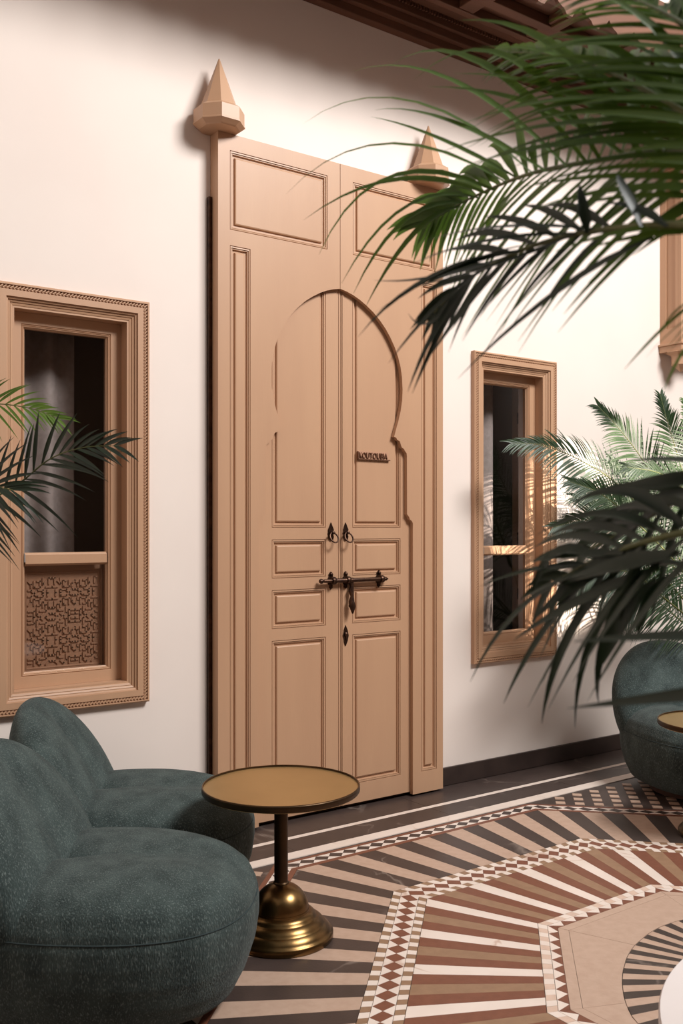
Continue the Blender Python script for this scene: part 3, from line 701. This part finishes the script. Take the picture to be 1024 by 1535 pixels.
# --- foreground palm, its pot stands right of the view
pb = Vector((1.42, -.22, 0))
palm = thing('potted_palm', 'large foreground palm with blurred green and dark fronds hanging in from the right', 'potted plant')
pot_e = MB()
def at_pot(palm_, base, r, h):
    n0 = len(palm_.children); pot(palm_, r, h)
    for c_ in palm_.children:
        if c_.name.split('.')[0] in ('pot', 'soil'): c_.location = base
at_pot(palm, pb, .19, .40)
A = at
rA = [A(1330, 420, .80), A(1180, 250, .86), A(1024, 226, .98), A(900, 240, 1.12), A(790, 262, 1.28), A(700, 300, 1.42), A(640, 335, 1.5)]
rB = [A(1330, 470, .72), A(1180, 360, .76), A(1040, 338, .82), A(900, 345, .90), A(790, 372, .98), A(700, 420, 1.06), A(650, 470, 1.10)]
rD = [A(1330, 830, .72), A(1180, 790, .78), A(1050, 795, .84), A(960, 815, .90), A(880, 845, .97), A(820, 880, 1.02)]
rD2 = [A(1330, 760, .80), A(1180, 700, .85), A(1060, 725, .90), A(990, 765, .95), A(930, 800, 1.0), A(870, 830, 1.05)]
canes(palm, pb, [rA[0], rB[0], rD[0], rD2[0], A(1400, 480, .72), A(1400, 440, .72), A(1330, 560, .7)])
def lf(x0, y0, d0, cx, cy, x1, y1, d1, w_=.0125): return (A(x0, y0, d0), A(cx, cy, (d0 + d1) / 2), A(x1, y1, d1), w_)
LA = (1.0, .58) if (-RGT).cross(-FWD).z > 0 else (.58, 1.0)
LB = (.8, .7)
exA = [lf(760, 275, 1.3, 560, 150, 428, 292, 1.55), lf(740, 285, 1.35, 560, 200, 478, 382, 1.55), lf(800, 262, 1.25, 600, 80, 455, 185, 1.55), lf(730, 290, 1.35, 590, 230, 455, 330, 1.5, .010),
       lf(720, 298, 1.38, 600, 262, 512, 425, 1.5), lf(700, 305, 1.4, 600, 290, 530, 440, 1.5), lf(850, 250, 1.18, 660, 60, 525, 108, 1.5), lf(880, 245, 1.14, 700, 10, 580, 102, 1.4),
       lf(900, 240, 1.1, 760, -10, 620, 120, 1.3), lf(780, 270, 1.3, 640, 190, 555, 175, 1.5, .010), lf(820, 258, 1.2, 650, 150, 560, 165, 1.5), lf(690, 310, 1.42, 620, 320, 548, 460, 1.5),
       lf(960, 232, 1.02, 850, 20, 690, 30, 1.2, .016), lf(1000, 228, 1.0, 900, 60, 720, 70, 1.2, .016), lf(1024, 226, .98, 960, 30, 800, 60, 1.1, .018), lf(1080, 230, .92, 980, 60, 780, 90, 1.1, .018), lf(1100, 235, .9, 1010, 10, 860, -20, 1.0, .018), lf(1120, 235, .9, 1040, 90, 880, 40, 1.0, .018),
       lf(1060, 228, .94, 960, 90, 760, 120, 1.15, .017), lf(990, 230, 1.0, 860, 110, 680, 110, 1.25, .015), lf(940, 236, 1.08, 800, 130, 640, 130, 1.3, .014)]
frond(palm, rA, .006, 38, .42, .019, 'leaf', .12, .34, 68, seed=3, lift=.0, extra=exA, upv=-FWD, Ls=LA)
exB = [lf(780, 376, .98, 620, 400, 537, 505, 1.1, .009), lf(760, 385, 1.0, 640, 430, 560, 420, 1.1, .008), lf(740, 396, 1.02, 660, 440, 582, 545, 1.08, .009), lf(720, 405, 1.04, 650, 480, 611, 588, 1.08, .010),
       lf(700, 420, 1.05, 640, 520, 612, 470, 1.1, .006), lf(980, 356, .85, 830, 420, 686, 568, 1.0, .009), lf(860, 350, .92, 700, 355, 610, 400, 1.05, .010), lf(900, 345, .9, 740, 330, 640, 360, 1.05, .010),
       lf(820, 362, .95, 690, 380, 560, 470, 1.08, .009), lf(1000, 340, .83, 950, 300, 900, 306, .9, .010), lf(960, 340, .85, 925, 270, 928, 262, .9, .016), lf(880, 350, .9, 872, 300, 868, 275, .92, .012),
       lf(740, 395, 1.0, 690, 470, 640, 540, 1.06, .008), lf(705, 420, 1.05, 655, 500, 618, 590, 1.08, .010), lf(860, 352, .92, 760, 400, 620, 430, 1.06, .008)]
frond(palm, rB, .0055, 10, .20, .009, 'leaf_dark', .45, .2, 32, seed=5, lift=.0, extra=exB, upv=-FWD, Ls=LB)
exD = [lf(900, 850, .95, 770, 880, 705, 1022, 1.05, .010), lf(880, 870, .96, 800, 950, 755, 1055, 1.05, .010), lf(930, 850, .93, 830, 950, 812, 1085, 1.0, .012), lf(950, 860, .92, 860, 960, 862, 1092, 1.0, .009),
       lf(960, 850, .91, 880, 980, 898, 1058, .98, .011), lf(970, 820, .9, 880, 850, 796, 932, 1.0, .022), lf(940, 830, .92, 860, 830, 800, 842, 1.0, .014), lf(1000, 800, .88, 900, 740, 805, 802, 1.0, .012),
       lf(1024, 790, .86, 940, 700, 850, 760, .95, .014), lf(1040, 850, .84, 950, 840, 850, 870, .95, .022), lf(985, 870, .88, 935, 920, 905, 995, .95, .022), lf(1010, 860, .86, 960, 900, 955, 960, .92, .014),
       lf(880, 845, .97, 780, 850, 718, 880, 1.05, .008), lf(900, 840, .95, 820, 790, 795, 900, 1.02, .016), lf(1020, 830, .85, 900, 850, 830, 880, .97, .020), lf(960, 860, .9, 920, 960, 945, 950, .95, .012),
       lf(990, 850, .88, 850, 900, 770, 960, 1.0, .012), lf(950, 835, .92, 830, 870, 780, 900, 1.0, .014)]
frond(palm, rD, .006, 9, .20, .011, 'leaf_dark', .3, .30, 42, seed=8, lift=0, extra=exD, upv=(-FWD * .95 + Vector((0, 0, .3))))
exD2 = [lf(1100, 700, .85, 1020, 690, 940, 690, .92, .022), lf(1110, 720, .85, 1020, 760, 930, 755, .95, .024), lf(1080, 715, .87, 980, 720, 880, 745, .97, .018), lf(1130, 960, .62, 1000, 950, 860, 962, .70, .012), lf(1130, 1030, .62, 1000, 1045, 850, 1062, .70, .010),
        lf(1040, 735, .9, 940, 760, 850, 800, 1.0, .018), lf(1020, 745, .92, 940, 790, 880, 850, 1.0, .016)]
frond(palm, rD2, .0055, 5, .16, .012, 'leaf_dark', .4, .25, 40, seed=11, lift=0, extra=exD2, upv=(-FWD * .95 + Vector((0, 0, .3))))

rA2 = [A(1400, 480, .72), A(1230, 330, .80), A(1110, 225, .88), A(1010, 160, .96), A(920, 112, 1.06), A(840, 84, 1.16), A(760, 78, 1.26)]
frond(palm, rA2, .006, 34, .32, .018, 'leaf', .1, .2, 38, seed=4, lift=.0, upv=-FWD, Ls=(1, 1), tipL=.4)
rA3 = [A(1400, 440, .72), A(1240, 230, .78), A(1130, 110, .86), A(1030, 40, .94), A(950, 0, 1.04), A(860, -20, 1.14)]
frond(palm, rA3, .006, 24, .30, .018, 'leaf', .1, .2, 36, seed=6, lift=.0, upv=-FWD, tipL=.4)
exR = [lf(1080, 430, .85, 1010, 470, 935, 555, .95, .010), lf(1080, 480, .85, 1030, 500, 995, 585, .92, .008), lf(1070, 440, .85, 1015, 450, 990, 500, .92, .009)]
frond(palm, [A(1330, 560, .7), A(1180, 450, .76), A(1110, 440, .82), A(1070, 445, .86)], .005, 5, .10, .009, 'leaf', .5, .3, 40, seed=15, lift=0, extra=exR, upv=-FWD)
# --- palm in the right corner behind the chair
pb = Vector((5.50, 3.42, 0))
palm = thing('potted_palm', 'fine-leaved green palm before the wall right of the right window', 'potted plant')
at_pot(palm, pb, .20, .42)
fr = [
 [A(1075, 930, 5.6), A(1000, 810, 5.5), A(930, 730, 5.4), A(870, 690, 5.3), A(815, 668, 5.2), A(768, 664, 5.15)],
 [A(1070, 900, 5.7), A(1010, 780, 5.6), A(970, 700, 5.5), A(930, 645, 5.4), A(896, 608, 5.35)],
 [A(1080, 880, 5.8), A(1040, 760, 5.8), A(1015, 680, 5.75), A(1000, 630, 5.7), A(990, 592, 5.7)],
 [A(1085, 860, 5.5), A(1060, 740, 5.4), A(1040, 660, 5.4), A(1026, 600, 5.3)],
 [A(1070, 950, 5.5), A(990, 860, 5.3), A(930, 800, 5.2), A(880, 780, 5.1), A(830, 790, 5.0)],
 [A(1080, 960, 5.7), A(1010, 850, 5.7), A(960, 790, 5.7), A(915, 755, 5.65), A(860, 745, 5.6)],
 [A(1075, 960, 5.4), A(1000, 900, 5.2), A(950, 860, 5.1), A(900, 860, 5.0), A(850, 900, 4.9)],
 [A(1080, 930, 5.3), A(1010, 840, 5.2), A(950, 780, 5.1), A(900, 740, 5.0), A(855, 722, 4.95)],
 [A(1085, 950, 5.8), A(1030, 850, 5.8), A(980, 770, 5.8), A(945, 720, 5.8), A(915, 690, 5.8)],
 [A(1080, 980, 5.6), A(1020, 930, 5.5), A(980, 900, 5.4), A(945, 905, 5.3), A(920, 940, 5.2)],
 [A(1090, 900, 5.6), A(1060, 800, 5.4), A(1030, 740, 5.3), A(990, 710, 5.2), A(940, 700, 5.1)],
]
canes(palm, pb, [f_[0] for f_ in fr], .011)
for i, f_ in enumerate(fr):
    frond(palm, f_, .006, 62, .33 if i not in (2, 3) else .27, .0105, 'leaf_mid', .14, .24, 60, joined=True, seed=20 + i, lift=.05, upv=(-FWD * .9 + RGT * .2 + Vector((0, 0, .3))), tipL=.5)

# --- palm at the left edge, in the corner beside the left window
pb = Vector((.42, 3.35, 0))
palm = thing('potted_palm', 'palm reaching in from the left edge before the left window', 'potted plant')
at_pot(palm, pb, .19, .42)
fr = [
 ([A(-190, 900, 3.0), A(-110, 800, 2.95), A(-40, 762, 2.9), A(25, 727, 2.85), A(75, 688, 2.82), A(125, 671, 2.8), A(178, 668, 2.78)], 'leaf_dark', 17, .245),
 ([A(-200, 850, 3.2), A(-150, 700, 3.2), A(-90, 625, 3.15), A(-20, 606, 3.1), A(45, 612, 3.1), A(88, 628, 3.1)], 'leaf', 20, .18),
 ([A(-180, 900, 2.9), A(-120, 790, 2.8), A(-60, 745, 2.75), A(-20, 728, 2.7), A(20, 735, 2.7)], 'leaf_dark', 13, .30),
]
canes(palm, pb, [f_[0][0] for f_ in fr], .012)
for i, (f_, m_, n_, L_) in enumerate(fr):
    frond(palm, f_, .005, n_, L_, .0125 if i != 1 else .010, m_, .25, .18, 56, seed=40 + i, lift=.06, tipL=.8, upv=(-FWD * .85 + RGT * .3 + Vector((0, 0, .3))))
